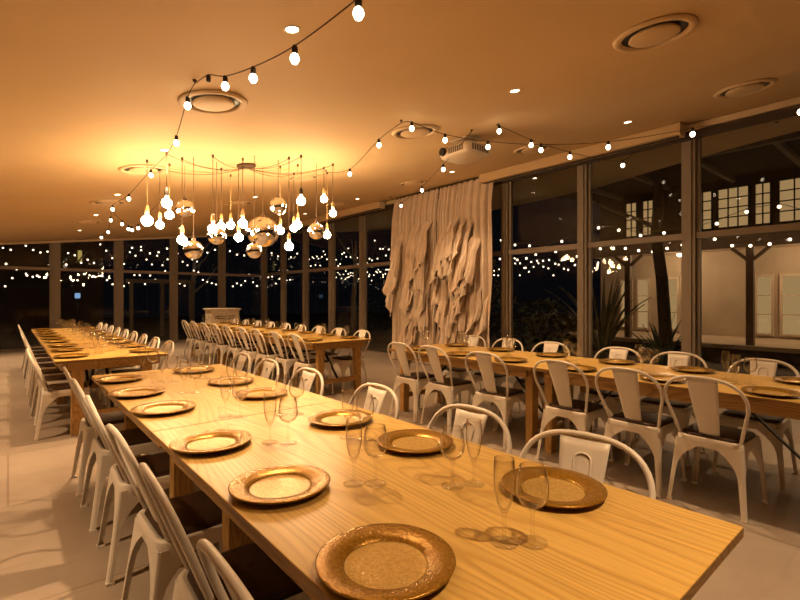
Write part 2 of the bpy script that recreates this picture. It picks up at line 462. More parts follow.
def make_chair():
    t = thing('metal_chair', '', 'chair')
    # pressed seat pan with rolled rim and skirt
    prof = [(.10, .432), (.165, .434), (.176, .446), (.186, .447), (.192, .438), (.192, .40), (.1905, .385)]
    b = MB()
    rs = []
    for h, z in prof: rs.append([(x, y, z) for x, y in rsq(h, r=min(.06, h*.45))])
    b.rings(rs, True, False)
    b.bm.faces.new([v for v in b.bm.verts][:36])
    b.obj('seat_pan', 'metal', t, True)
    # dark timber seat pad with soft edge
    b = MB(); rs = []
    for h, z in [(.150, .436), (.171, .441), (.176, .450), (.172, .461), (.150, .466)]:
        rs.append([(x, y+.006, z) for x, y in rsq(h, r=.075)])
    b.rings(rs).obj('seat_pad', 'seat', t, True)
    # four folded sheet legs, wide at the seat, tapering to the foot
    for sx in (-1, 1):
        for sy in (-1, 1):
            b = MB(); rs = []
            nz = 12
            for k in range(nz+1):
                u = k/nz                       # 0 floor .. 1 seat
                z = .012+.405*u
                fy = .215 if sy > 0 else .245
                cx = .222+(.188-.222)*u; cy = fy+(.190-fy)*u
                w = .026+.010*u+.150*max(0, (u-.50)/.50)**2.4
                th = .0035
                r = .012
                pts = [(cx-w, cy), (cx-r, cy), (cx-r*.3, cy-r*.3), (cx, cy-r), (cx, cy-w), (cx-th, cy-w), (cx-th, cy-r-th*.5), (cx-r*.3-th*.8, cy-r*.3-th*.8), (cx-r-th*.5, cy-th), (cx-w, cy-th)]
                rs.append([(sx*x, sy*y, z) for x, y in pts])
            b.rings(rs)
            lg = b.obj('leg', 'metal', t)
            f = MB()
            fy = .215 if sy > 0 else .245
            f.box(min(sx*.192, sx*.224), max(sx*.192, sx*.224), min(sy*(fy-.033), sy*(fy+.002)), max(sy*(fy-.033), sy*(fy+.002)), 0, .013)
            f.obj('foot_cap', 'metal', lg)
            # pressed rib on the outer face
    MB().tube(arc_pts(), .0105, 10).obj('back_frame', 'metal', t, True)
    # central splat with pressed arch outline
    def lean(z): return -.150-.150*((z-.45)/.40)
    def sp(u, v):
        z = .446+.394*v
        w = .056+.034*v
        x = (u-.5)*2*w
        return (x, lean(z)+.004-.010*(1-(2*u-1)**2)*.6, z)
    MB().grid(sp, 8, 10).obj('back_splat', 'metal', t, True, solid=.003)
    pr = []
    for v in [i/6 for i in range(7)]: pr.append((-.030, .62+.10*v-.0))
    for k in range(1, 6):
        a = pi-pi*k/6; pr.append((.030*cos(a), .72+.022*sin(a)))
    for v in [i/6 for i in range(7)]: pr.append((.030, .72-.10*v))
    pr.append((0, .615)); pr.append((-.030, .62))
    MB().tube([(x, lean(z+.045)+.0025, z+.045) for x, z in pr], .0035, 6).obj('pressed_panel', 'metal', t, True)
    return t
CH = make_chair()
chair_first = True
def chair(x, y, rz, label, group, fwd=.03):
    global chair_first
    if chair_first:
        o = CH; chair_first = False
    else: o = dup(CH, (0, 0, 0))
    o.location = (x-fwd*sin(rz), y+fwd*cos(rz), 0); o.rotation_euler = (0, 0, rz)
    tag(o, label, 'chair', group)
R90 = pi/2
def row(ys, x, side, table, sidename, xs=None, rots={}):
    """side=+1: chairs on the low-x side facing +x ; -1: chairs on the high-x side facing -x"""
    g = 'metal chairs along the %s side of the %s' % (sidename, table)
    n = len(ys)
    for k, y in enumerate(ys):
        xx = (xs[k] if xs else x)
        word = 'nearest' if k == 0 else ('farthest' if k == n-1 else ORD[k])
        chair(xx, y, (-R90 if side > 0 else R90)+rots.get(k, random.uniform(-.05, .05)),
              'white metal chair, %s, %s side of the %s' % (word+' of its row' if k in (0, n-1) else word+' from near end', sidename, table), g)
row([.80, 1.34, 1.88, 2.52, 3.12, 3.70], .525, 1, 'front long table', 'left')
row([.74, 1.27, 1.93, 2.64, 3.24, 3.74], 1.24, -1, 'front long table', 'right', rots={0: .17, 1: .03})
yy9 = [5.31+.6*k for k in range(9)]
row([y+random.uniform(-.02, .02) for y in yy9], .38, 1, 'back left table', 'left')
row([y+random.uniform(-.02, .02) for y in yy9], 1.07, -1, 'back left table', 'right')
row([y+random.uniform(-.02, .02) for y in yy9], 2.99, 1, 'back middle table', 'left')
row([y+random.uniform(-.02, .02) for y in yy9], 3.59, -1, 'back middle table', 'right')
row([.90, 1.34, 1.83, 2.53, 3.14, 3.62], 3.29, 1, 'right table', 'aisle')
row([.87, 1.43, 1.93, 2.62, 3.17, 3.68], 4.05, -1, 'right table', 'window')

# ------------------------------------------------------------------ tables
def make_table(W=.9, LN=1.8, leg_in=.11, leg_out=None):
    t = thing('trestle_table', '', 'table')
    tp = MB().box(-W/2, W/2, .002, LN-.002, .722, .75).obj('table_top', 'oak', t, bevel=.003)
    tp.data.materials.append(M['edge_shade'])
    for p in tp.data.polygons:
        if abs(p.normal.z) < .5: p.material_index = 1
    b = MB()
    ap = MB()
    for x in (-W/2+.05, W/2-.09): ap.box(x, x+.04, .09, LN-.09, .64, .722)
    for y in (.06, LN-.10): ap.box(-W/2+.09, W/2-.09, y, y+.04, .64, .722)
    ap.obj('apron', 'rail', t, bevel=.002)
    la, lb = leg_in, (LN-.07 if leg_out is None else leg_out)
    for y in (la, lb):
        for sx in (-1, 1):
            q = MB(); rs = []
            for z, w, d in ((0, .04, .03), (.64, .048, .036)):
                xc = sx*(.29-.012*(1 if z else 0))
                rs.append([(xc-w, y-d, z), (xc+w, y-d, z), (xc+w, y+d, z), (xc-w, y+d, z)])
            q.rings(rs).obj('leg', 'oakleg', t, bevel=.004)
        MB().box(-.27, .27, y-.02, y+.02, .16, .22).obj('stretcher', 'rail', t, bevel=.003)
        MB().box(-.34, .34, y-.036, y+.036, .64, .722).obj('cross_rail', 'rail', t, bevel=.003)
        s = 1 if y == la else -1
        MB().bar((0, y+s*.03, .20), (0, y+s*.50, .70), .03, .012).obj('folding_brace', 'black', t)
    return t
T1 = make_table()
T2 = make_table(leg_in=.19, leg_out=1.30)
def place_table(proto, x, y, label, group, first=False):
    o = proto if first else dup(proto, (0, 0, 0))
    o.location = (x, y, 0); tag(o, label, 'table', group); return o
g = 'oak trestle tables joined into long rows'
place_table(T2, .90, .31, 'oak trestle table in the foreground, its bare corner nearest the camera', g, True)
place_table(T2, .90, 2.11, 'oak trestle table, far half of the front long table', g)
FT = True
for k in range(3):
    place_table(T1, .76, 4.98+1.8*k, 'oak trestle table, %s third of the back left long table' % ('near', 'middle', 'far')[k], g, k == 0 and FT)
    place_table(T1, 3.28, 4.98+1.8*k, 'oak trestle table, %s third of the back middle long table' % ('near', 'middle', 'far')[k], g)
place_table(T1, 3.62, 2.12, 'oak trestle table, far half of the right long table', g)
place_table(T1, 3.62, .32, 'oak trestle table, near half of the right long table at photo edge', g)

# ------------------------------------------------------------------ chargers and glasses
def make_charger():
    t = thing('charger_plate', '', 'plate')
    MB().lathe([(.076, .0005), (.084, .0005), (.095, .008), (.135, .0155), (.1415, .0165), (.1425, .0195), (.1385, .0210), (.098, .0145), (.089, .0095), (.0862, .0072)], 56).obj('rim', 'rim', t, True)
    MB().lathe([(0, .0), (.0762, .0), (.0862, .0070), (.082, .0058), (.06, .005), (0, .005)], 56).obj('well', 'well', t, True)
    return t
CP = make_charger(); cp_first = True
def charger(x, y, label, group):
    global cp_first
    o = CP if cp_first else dup(CP, (0, 0, 0)); cp_first = False
    o.location = (x, y, .7505); o.rotation_euler = (0, 0, random.uniform(0, 6)); tag(o, label, 'plate', group)
def make_glass(name, label, prof_bowl, prof_stem, prof_foot):
    t = thing(name, '', 'glass')
    MB().lathe(prof_bowl, 24).obj('bowl', 'stem', t, True, recalc=True)
    MB().lathe(prof_stem, 10).obj('stem', 'stem', t, True)
    MB().lathe(prof_foot, 24).obj('foot', 'foot', t, True)
    return t
WG = make_glass('wine_glass', '', [(.0, .076), (.012, .079), (.026, .088), (.0345, .104), (.0365, .120), (.034, .146), (.0285, .172), (.0278, .172), (.0332, .146), (.0357, .120), (.0337, .105), (.025, .090), (.010, .083), (0, .082)],
                [(.0085, .004), (.0045, .012), (.0036, .04), (.0042, .066), (.009, .078)],
                [(0, .0), (.033, .0), (.0335, .0015), (.02, .0035), (.008, .006), (0, .007)])
FG = make_glass('champagne_flute', '', [(0, .066), (.008, .070), (.016, .088), (.0225, .118), (.0245, .15), (.0225, .190), (.0218, .190), (.0237, .15), (.0217, .118), (.0152, .090), (.006, .075), (0, .073)],
                [(.008, .004), (.0042, .011), (.0034, .035), (.004, .058), (.007, .068)],
                [(0, .0), (.031, .0), (.0315, .0015), (.018, .0035), (.0075, .006), (0, .007)])
wg_f = fg_f = True
def glass(kind, x, y, label, group):
    global wg_f, fg_f
    if kind == 'w': o = WG if wg_f else dup(WG, (0, 0, 0)); wg_f = False
    else: o = FG if fg_f else dup(FG, (0, 0, 0)); fg_f = False
    o.location = (x, y, .7505); o.rotation_euler = (0, 0, random.uniform(0, 6)); tag(o, label, 'glass', group)
def settings(tname, side, ys, px, fl, wn):
    n = len(ys)
    for k, y in enumerate(ys):
        w = 'nearest place' if k == 0 else ('farthest place' if k == n-1 else ORD[k]+' place from near end')
        if px is not None: charger(px[k] if isinstance(px, list) else px, y, 'gold charger plate, %s, %s side of the %s' % (w, side, tname), 'gold charger plates on the '+tname)
        (fx, fy), (wx, wy) = fl[k], wn[k]
        glass('f', fx, fy, 'empty champagne flute, %s, %s side of the %s' % (w, side, tname), 'champagne flutes on the '+tname)
        glass('w', wx, wy, 'empty wine glass, %s, %s side of the %s' % (w, side, tname), 'wine glasses on the '+tname)
# front table
yl = [.74, 1.24, 1.77, 2.46, 2.97, 3.54]
settings('front long table', 'left', yl, [.59, .60, .58, .58, .56, .56],
         [(.78, 1.13), (.76, 1.66), (.77, 2.16), (.78, 2.86), (.77, 3.32), (.75, 3.80)], [(.83, 1.09), (.81, 1.61), (.82, 2.11), (.83, 2.81), (.82, 3.27), (.81, 3.76)])
yr = [.72, 1.28, 1.74, 2.49, 2.98, 3.62]
settings('front long table', 'right', yr, [1.18, 1.16, 1.13, 1.09, 1.10, 1.06],
         [(.85, .64), (1.05, .90), (1.02, 1.52), (.98, 2.02), (1.0, 2.72), (.98, 3.30)], [(.90, .60), (.99, .93), (1.06, 1.46), (1.04, 1.98), (1.05, 2.68), (1.03, 3.26)])
def auto(tname, x0, side, sname, y0, n, step=.6):
    ys = [y0+.3+step*k+random.uniform(-.03, .03) for k in range(n)]
    s = 1 if side > 0 else -1
    px = [x0-s*.30+random.uniform(-.015, .015) for _ in ys]
    fl = [(x0-s*(.085+random.uniform(-.02, .02)), y+s*.24-.02) for y in ys]
    wn = [(x0-s*(.03+random.uniform(-.02, .02)), y+s*.24-.08) for y in ys]
    settings(tname, sname, ys, px, fl, wn)
auto('back left table', .76, 1, 'left', 4.98, 9); auto('back left table', .76, -1, 'right', 4.98, 9)
auto('back middle table', 3.28, 1, 'left', 4.98, 9); auto('back middle table', 3.28, -1, 'right', 4.98, 9)
auto('right table', 3.62, 1, 'aisle', .32, 6); auto('right table', 3.62, -1, 'window', .32, 6)

# ------------------------------------------------------------------ pendant cluster
def bulb_profile(r): # pear-shaped globe hanging below its neck, origin at the globe centre
    p = [(0, -r)]
    for k in range(1, 10):
        a = -pi/2+pi*k/11; p.append((r*cos(a), r*sin(a)))
    p += [(r*.30, r*1.02), (r*.24, r*1.2), (r*.22, r*1.5), (0, r*1.5)]
    return p
CAN = (2.15, 5.35)
t = thing('pendant_canopy', 'round dark ceiling canopy gathering the pendant cords', 'ceiling canopy', (0, 0, 0)); on_ceiling(t, CAN[0], CAN[1], -.001)
MB().lathe([(0, -.03), (.10, -.03), (.11, -.02), (.11, 0), (0, 0)], 28).obj('plate', 'cable', t, True)
PEND = [(1.11, 5.4, 2.11), (1.3, 5.7, 2.12), (1.21, 5.03, 2.25), (1.35, 5.5, 2.21), (1.4, 5.2, 1.91), (1.94, 5.58, 2.15), (2.17, 5.9, 2.23), (1.99, 5.05, 2.13), (2.06, 5.35, 2.01), (2.56, 5.3, 2.13), (2.45, 4.85, 1.89), (2.54, 4.73, 2.4), (2.72, 5.15, 2.2), (3.12, 5.2, 2.58), (3.13, 5.0, 2.37), (3.32, 5.45, 2.16), (1.65, 5.0, 2.03), (2.9, 5.6, 2.23)]
order = sorted(range(len(PEND)), key=lambda i: PEND[i][0]*.763-PEND[i][1]*.647)
rank = {i: k for k, i in enumerate(order)}
def swag(top, s=.0):
    a = Vector((CAN[0], CAN[1], zc(CAN[0])-.035)); b_ = Vector(top); pts = []
    d = (b_-a).length
    for k in range(11):
        u = k/10; p = a.lerp(b_, u); p.z -= .32*d*(u*(1-u))+0.0
        pts.append(p)
    return pts
for i, (x, y, z) in enumerate(PEND):
    r = .048 if i not in (1, 3, 13, 14) else .043
    if i == 0: r = .055
    lab = 'glowing globe pendant bulb on a thin cord, %s from the left of the cluster' % ORD[rank[i]]
    t = thing('pendant_lamp', lab, 'pendant lamp', (x, y, z), 0, 'glowing pendant bulbs in the hanging cluster')
    dark = i in (2, 11)
    top = zc(x)-z
    MB().lathe(bulb_profile(r), 18).obj('bulb', 'bulb', t, True)
    MB().lathe([(0, r*1.5), (.019, r*1.5), (.021, r*1.5+.02), (.018, r*1.5+.06), (.006, r*1.5+.085), (0, r*1.5+.085)], 14).obj('lamp_holder', 'rubber' if dark else 'cord', t, True)
    pts = [(0, 0, r*1.5+.08), (0, 0, top-.02)]
    sw = [(p.x-x, p.y-y, p.z-z) for p in reversed(swag((x, y, zc(x)-.02)))]
    MB().tube(pts, .0035, 6).tube(sw, .003, 6).obj('cord', 'cable' if i % 3 else 'cord', t, True)
    MB().lathe([(0, top), (.012, top), (.012, top-.03), (0, top-.035)], 10).obj('ceiling_hook', 'cable', t, True)
BALL = [(2.4, 5.02, 2.37, .10, .10, 'highest mirror ball, hanging mid cluster above the big one'), (1.52, 5.54, 2.31, .11, .095, 'mirror ball hanging high on the left of the pendant cluster'),
        (1.79, 5.3, 2.0, .105, .10, 'mirror ball overlapping the left side of the big mirrored dome'), (1.5, 5.15, 1.81, .10, .10, 'mirror ball hanging low at the left of the pendant cluster'),
        (2.06, 4.9, 1.82, .085, .085, 'lowest small mirror ball, below the big mirrored dome'), (2.92, 5.05, 2.13, .105, .105, 'mirror ball at the right end of the pendant cluster'),
        (2.38, 5.4, 2.11, .20, .185, 'largest mirror ball, the wide dome in the middle of the cluster')]
for x, y, z, r, rz, lab in BALL:
    t = thing('mirror_ball', lab, 'mirror ball', (x, y, z), 0, 'mirror balls in the pendant cluster')
    MB().ball((0, 0, 0), r, rz, 32, 20).obj('sphere', 'mirror', t, True)
    MB().lathe([(0, rz-.004), (.022, rz-.004), (.02, rz+.018), (.006, rz+.028), (0, rz+.028)], 14).obj('cap', 'cable', t, True)
    MB().tube([(0, 0, rz+.025), (0, 0, zc(x)-z)], .003, 6).obj('cord', 'cable', t, True)

# ------------------------------------------------------------------ festoon strings indoors
def catmull(pts, n=8):
    P = [Vector(p) for p in pts]; out = []
    for i in range(len(P)-1):
        p0 = P[max(i-1, 0)]; p1 = P[i]; p2 = P[i+1]; p3 = P[min(i+2, len(P)-1)]
        for k in range(n):
            u = k/n
            out.append(.5*((2*p1)+(p2-p0)*u+(2*p0-5*p1+4*p2-p3)*u*u+(3*p1-p0-3*p2+p3)*u**3))
    out.append(P[-1]); return out
def fbulb(b, s=1.):
    r = .0225*s
    b.lathe([(0, -r*1.25), (r*.6, -r*1.05), (r*.95, -r*.4), (r, .0), (r*.85, r*.5), (r*.5, r*.95), (0, r*1.0)], 14)
    return b
def festoon(label, pts, bulbs, hooks, name='festoon_string', group='strings of warm bulbs across the ceiling', mat='fbulb', s=1., bare=()):
    """pts: cable way-points; bulbs: bulb-centre positions; holders climb to the cable"""
    o0 = Vector(pts[0])
    t = thing(name, label, 'string lights', o0, 0, group)
    MB().tube([p-o0 for p in catmull(pts, 6)], .0035*s, 6).obj('cable', 'cable', t, True)
    for h in hooks:
        b = MB(); b.lathe([(0, zc(h[0])-h[2]), (.014, zc(h[0])-h[2]), (.012, zc(h[0])-h[2]-.012), (0, zc(h[0])-h[2]-.014)], 10)
        b.tube([(0, 0, zc(h[0])-h[2]-.01), (0, 0, 0)], .004, 6)
        b.obj('ceiling_hook', 'cable', t, True, loc=Vector(h)-o0)
    for q in bulbs:
        b = MB(); b.lathe([(0, .02*s), (.0135*s, .02*s), (.0145*s, .03*s), (.0145*s, .05*s), (.009*s, .062*s), (0, .064*s)], 12)
        h = b.obj('lamp_holder', 'rubber', t, True, loc=Vector(q)-o0)
        if q in bare: continue
        fbulb(MB(), s).obj('bulb', mat, h, True)
def up(q, d=.06): return (q[0], q[1], q[2]+d)
s1 = [(1.06, 1.25, 2.45), (1.05, 1.49, 2.42), (1.04, 2.0, 2.44), (1.02, 2.44, 2.5), (1.0, 2.81, 2.58), (.96, 2.99, 2.64)]
hA = (.93, 3.17, 2.70)
festoon('string of round bulbs dropping from the top edge to a ceiling hook, upper left', [(1.12, -.6, 2.73), (1.08, .5, 2.56)]+[up(q) for q in s1]+[hA], s1[1:], [hA], bare=(s1[-1],))
s2 = [(.94, 3.36, 2.62), (1.06, 4.1, 2.58)]
hB = (1.21, 5.03, 2.73)
festoon('short string of bulbs running back from the upper left hook towards the pendants', [hA]+[up(q, .055) for q in s2]+[hB], s2, [hB])
s5 = [(1.19, 5.6, 2.64), (1.17, 6.7, 2.56), (1.17, 7.89, 2.6), (1.27, 8.74, 2.56), (1.39, 9.84, 2.5), (1.41, 10.8, 2.5)]
festoon('far string of bulbs running from the pendants to the back windows', [hB]+[up(q, .055) for q in s5]+[(1.3, 13.9, 2.72)], s5, [(1.3, 13.9, 2.72)])
s5b = [(1.41, 8.63, 2.5), (1.49, 8.57, 2.42), (1.53, 8.5, 2.40), (1.59, 8.35, 2.42)]
festoon('short drooping string of four small bulbs at the far left', [(1.3, 8.9, 2.74)]+[up(q, .055) for q in s5b]+[(1.8, 7.9, 2.80)], s5b, [(1.3, 8.9, 2.74), (1.8, 7.9, 2.80)])
hC = (2.79, 3.27, 2.93)
s3 = [(2.83, 3.66, 2.83), (3.15, 4.65, 2.80)]
festoon('string of bulbs from the centre ceiling hook back to the pendant cluster', [hC]+[up(q, .055) for q in s3]+[(3.24, 5.35, 2.98)], s3, [hC, (3.24, 5.35, 2.98)])
s3b = [(2.85, 3.19, 2.87), (3.25, 3.15, 2.84), (3.68, 2.97, 2.82), (4.17, 2.68, 2.82), (4.67, 2.22, 2.84), (5.03, 1.57, 2.88), (5.19, .8, 2.90)]
festoon('long string of bulbs passing the projector towards the top right corner', [hC]+[up(q, .055) for q in s3b]+[(5.25, -.6, 3.22)], s3b, [(5.25, -.6, 3.22)])
hD = (3.83, 2.96, 3.06)
s4 = [(3.77, 2.90, 2.98), (4.22, 2.83, 2.92), (4.86, 2.75, 2.90), (5.72, 2.54, 2.92)]
festoon('string of bulbs from the ceiling hook right of the projector to the window wall', [hD, up(s4[0], .055)]+[up(q, .055) for q in s4[1:]]+[(6.1, 2.45, 3.34)], s4, [hD, (6.1, 2.45, 3.34)])
s6 = [(3.87, 3.78, 2.80), (4.51, 4.83, 2.84), (5.26, 6.17, 2.92)]
festoon('string of bulbs running from below the projector towards the curtain', [(3.72, 3.22, 3.05)]+[up(q, .055) for q in s6]+[(5.85, 7.2, 3.31)], s6, [(3.72, 3.22, 3.05), (5.85, 7.2, 3.31)])

# ------------------------------------------------------------------ projector, screen cassettes
t = thing('projector', 'white ceiling projector on a bracket above the aisle', 'projector', (3.95, 3.52, 2.88))
b = MB(); rs = []
for z, sx, sy in ((0, .17, .20), (.012, .19, .22), (.035, .20, .23), (.10, .20, .23), (.118, .19, .22), (.125, .175, .205)):
    rs.append([(x, y, z) for x, y in rsq(.2, 6, sx, sy, .06)])
b.rings(rs).obj('casing', 'plastic', t, True)
b = MB()
for k in range(7): b.box(-.14+.04*k, -.115+.04*k, -.2335, -.224, .03, .095)
b.obj('front_grille', 'grille', t)
b = MB()
for k in range(7): b.box(-.2035, -.195, -.15+.032*k, -.13+.032*k, .03, .095)
b.obj('side_grille', 'grille', t)
l = MB().lathe([(0, 0), (.04, 0), (.045, .01), (.045, .035), (.03, .04), (0, .03)], 20).obj('lens', 'black', t, True, loc=(-.195, .14, .065)); l.rotation_euler = (0, -pi/2, 0)
MB().box(-.03, .03, -.03, .03, .12, zc(3.95)-2.88-.012).obj('mount_pole', 'plastic', t)
MB().box(-.13, .13, -.13, .13, 0, .012).obj('ceiling_plate', 'plastic', t, loc=(0, 0, zc(3.95)-2.88-.018)).rotation_euler = (0, -TILT, 0)

def cassette(label, y0, y1):
    t = thing('screen_cassette', label, 'screen cassette', (6.02, (y0+y1)/2, 0), 0, 'screen cassettes under the ceiling edge')
    h = (y1-y0)/2
    z1 = zc(5.95)-.005
    MB().box(-.07, .10, -h, h, z1-.135, z1).obj('housing', 'ceiling', t, bevel=.004)
    for s in (-1, 1): MB().box(-.072, .102, min(s*h, s*(h+.012)), max(s*h, s*(h+.012)), z1-.14, z1+.0).obj('end_cap', 'trim', t, bevel=.003)
    MB().box(-.01, .03, -h+.03, h-.03, z1-.15, z1-.134).obj('screen_bar', 'frame_dark', t)
cassette('long pale screen cassette under the ceiling, between projector and right windows', 2.0, 4.98)
cassette('far pale screen cassette under the ceiling, left of the curtain', 7.72, 11.3)

# ------------------------------------------------------------------ ruched curtains
def curtain(label, y0, y1, seed, flaps, lo, hi):
    rnd = random.Random(seed)
    t = thing('draped_curtain', label, 'curtain', (6.13, (y0+y1)/2, 0), 0, 'ruched linen curtains')
    H = 3.31; W = y1-y0
    ph = [rnd.uniform(0, 6.28) for _ in range(12)]
    def fold(x): return abs(sin(x))**.55          # round crowns with narrow deep valleys
    def pleat(u, v):
        y = u*W
        wob = .8*sin(y*5+ph[0])+.55*sin(v*2.6+ph[1]+y*3)*(1-v)**1.5
        d = .115*fold(y*23+wob)+.05*fold(y*41+ph[2]+wob*.7)
        low = max(0, 1-v*1.2)
        d += low*(.05*sin(y*9+ph[4]+2.2*sin(v*5+ph[5]))+.03*sin(y*17+v*8+ph[6]))
        return d
    def f(u, v):
        wide = 1+.05*sin(pi*(1-v))*(1-v)
        y = (u-.5)*W*wide+.02*(1-v)*sin(v*9+u*30+ph[8])
        y = max(-W/2-lo, min(W/2+hi, y))
        return (-pleat(u, v)*(.5+.5*min(1, (1-v)*7))-.02*(1-v), y, .01+v*H)
    MB().grid(f, 260, 50).obj('main_panel', 'curtain', t, True)
    levels = (.22, .55, .9, 1.25, 1.6)
    for k in range(flaps):
        lv = k % 5; w = rnd.uniform(.14, .30)
        c = rnd.uniform(-.5, .5)*(W-w*1.25)
        zb = levels[lv]+rnd.uniform(-.18, .18); zt = min(2.85, zb+rnd.uniform(1.0, 1.7))
        p = [rnd.uniform(0, 6.28) for _ in range(6)]; skew = rnd.uniform(-.05, .05)
        side = rnd.choice((0.0, 1.0, 0.0, 1.0, .5)); drop = rnd.uniform(.25, .6); base = .05+.03*lv; flare = rnd.uniform(.05, .14)
        def g(u, v):
            q = 1-v
            hem = zb+drop*abs(u-side)
            z = hem+(zt-hem)*v
            y = c+(u-.5)*w*(.9+.3*q)+skew*q+.012*sin(v*12+p[4])
            y = max(-W/2-lo, min(W/2+hi, y))
            d = (.02+base)*min(1, q*2.5)+flare*q*q
            d += .11*fold(u*w*30+p[0]+.5*q)*(.4+.7*q)+.03*fold(u*w*70+p[1])*q
            d += .05*sin(v*7+p[2])*q*(1-q)
            return (-d, y, z)
        MB().grid(g, 40, 20).obj('fabric_fold', 'curtain', t, True)
    MB().box(-.05, .03, -W/2, W/2, H-.005, H+.04).obj('heading_rail', 'frame_dark', t)
curtain('beige ruched linen curtain, left half of the pair before the glass', 6.05, 7.30, 3, 24, .0, .04)
curtain('beige ruched linen curtain, right half beside the tall windows', 4.76, 6.0, 8, 26, .03, .0)

# ------------------------------------------------------------------ white cabinet at the back
t = thing('white_lectern_cabinet', 'pale moulded cabinet standing at the far end by the back windows', 'cabinet', (4.30, 12.3, 0))
MB().box(-.36, .36, -.24, .24, .10, .91).obj('carcass', 'plastic', t, bevel=.005)
MB().box(-.38, .38, -.26, .26, 0, .10).obj('plinth', 'plastic', t, bevel=.005)
MB().box(-.38, .38, -.26, .26, .91, .935).box(-.40, .40, -.28, .28, .935, .97).obj('cornice', 'plastic', t, bevel=.006)
b = MB()
for x0, x1 in ((-.31, -.03), (.03, .31)):
    b.box(x0, x1, -.252, -.239, .18, .20); b.box(x0, x1, -.252, -.239, .84, .86); b.box(x0, x0+.02, -.252, -.239, .2, .84); b.box(x1-.02, x1, -.252, -.239, .2, .84)
b.obj('panel_moulding', 'plastic', t, bevel=.003)
b = MB()
for z in (.70, .76): b.box(-.26, .26, -.2465, -.2395, z, z+.02)
b.obj('dark_slots', 'grille', t)

# ------------------------------------------------------------------ outdoors on the right: verandah and lit building
bd = thing('neighbouring_building', 'pale verandah building with lit windows across the courtyard, seen through right glass', 'building', (13.0, 0, 0))
b = MB(); b.box(0, .25, -9, 6.4, 0, 2.46); b.obj('facade', 'stucco', bd)
MB().box(0, .25, -9, 6.4, 2.46, 4.05).obj('upper_wall', 'ext_wood', bd)
b = MB(); b.box(-3.2, .3, -9, 6.9, 4.05, 4.30); b.obj('roof', 'ext_wood', bd)
for y in (-3.2, -2.0, -.6, .75, 1.9, 3.2, 4.5, 5.8):
    MB().bar((-3.1, y, 3.98), (0, y+.0, 4.0), .09, .10).obj('rafter', 'ext_beam', bd)
MB().box(-3.2, -3.08, -9, 6.9, 3.86, 4.06).obj('roof_beam', 'ext_beam', bd)
MB().box(-2.2, 0, -9, 6.4, 2.36, 2.46).obj('verandah_ceiling', 'stucco', bd)
MB().box(-2.25, -2.13, -9, 6.4, 2.22, 2.46).obj('verandah_beam', 'ext_brown', bd)
for y in (-4.4, -2.2, .1, 2.4, 4.68):
    p = MB().box(-2.24, -2.12, y-.06, y+.06, .0, 2.22).obj('verandah_post', 'ext_brown', bd)
    for s in (-1, 1): MB().bar((-2.18, y+s*.05, 1.98), (-2.18, y+s*.30, 2.21), .06, .06).obj('post_bracket', 'ext_brown', p)
MB().box(-2.4, 0, -9, 6.4, .26, .34).obj('verandah_deck', 'stucco', bd)
MB().box(-2.35, -2.2, -9, 6.4, 0, .26).obj('verandah_base', 'ext_wood', bd)
def lit_window(y0, y1, z0, z1, nx, nz, name='lit_window'):
    f = MB(); f.box(-.05, -.002, y0-.05, y1+.05, z0-.05, z0); f.box(-.05, -.002, y0-.05, y1+.05, z1, z1+.05)
    f.box(-.05, -.002, y0-.05, y0, z0, z1); f.box(-.05, -.002, y1, y1+.05, z0, z1)
    for k in range(1, nx): yy = y0+(y1-y0)*k/nx; f.box(-.045, -.012, yy-.012, yy+.012, z0, z1)
    for k in range(1, nz): zz = z0+(z1-z0)*k/nz; f.box(-.045, -.012, y0, y1, zz-.012, zz+.012)
    w = f.obj(name, 'ext_wood' if z0 > 2 else 'plaster', bd)
    MB().box(-.012, -.002, y0, y1, z0, z1).obj('lit_pane', 'litwin', w)
for y0, y1 in ((-1.6, -.7), (-.5, .4), (.6, 1.45), (1.6, 2.35), (2.52, 2.78), (2.92, 3.5), (3.65, 4.2), (4.98, 5.22), (5.4, 5.66)):
    lit_window(y0, y1, 2.92, 3.82, 3 if y1-y0 > .4 else 2, 4)
for y0, y1 in ((-1.2, -.4), (.2, 1.0), (1.55, 2.3), (2.5, 2.75), (4.4, 4.75), (5.1, 5.35), (5.55, 5.8)):
    lit_window(y0, y1, .45, 1.72, 1, 3, 'lit_door')
for y in (4.2, 1.6, -1.5):
    l = bpy.data.lights.new('verandah_light', 'POINT'); l.energy = 26; l.color = (1, .68, .38); l.shadow_soft_size = .06
    o = bpy.data.objects.new('verandah_light', l); COL.objects.link(o); o.location = (12.0, y, 2.2)
for k, y in enumerate((4.0, 1.4, -1.7)):
    t = thing('verandah_lamp', 'round glowing lamp under the verandah ceiling, %s from the left' % ORD[k], 'outdoor lamp', (12.0, y, 2.36), 0, 'round lamps under the verandah ceiling')
    MB().lathe([(0, 0), (.09, 0), (.09, -.02), (0, -.02)], 18).obj('base', 'ext_brown', t, True)
    MB().ball((0, 0, -.05), .07, .045, 16, 8).obj('shade', 'fbulb', t, True)

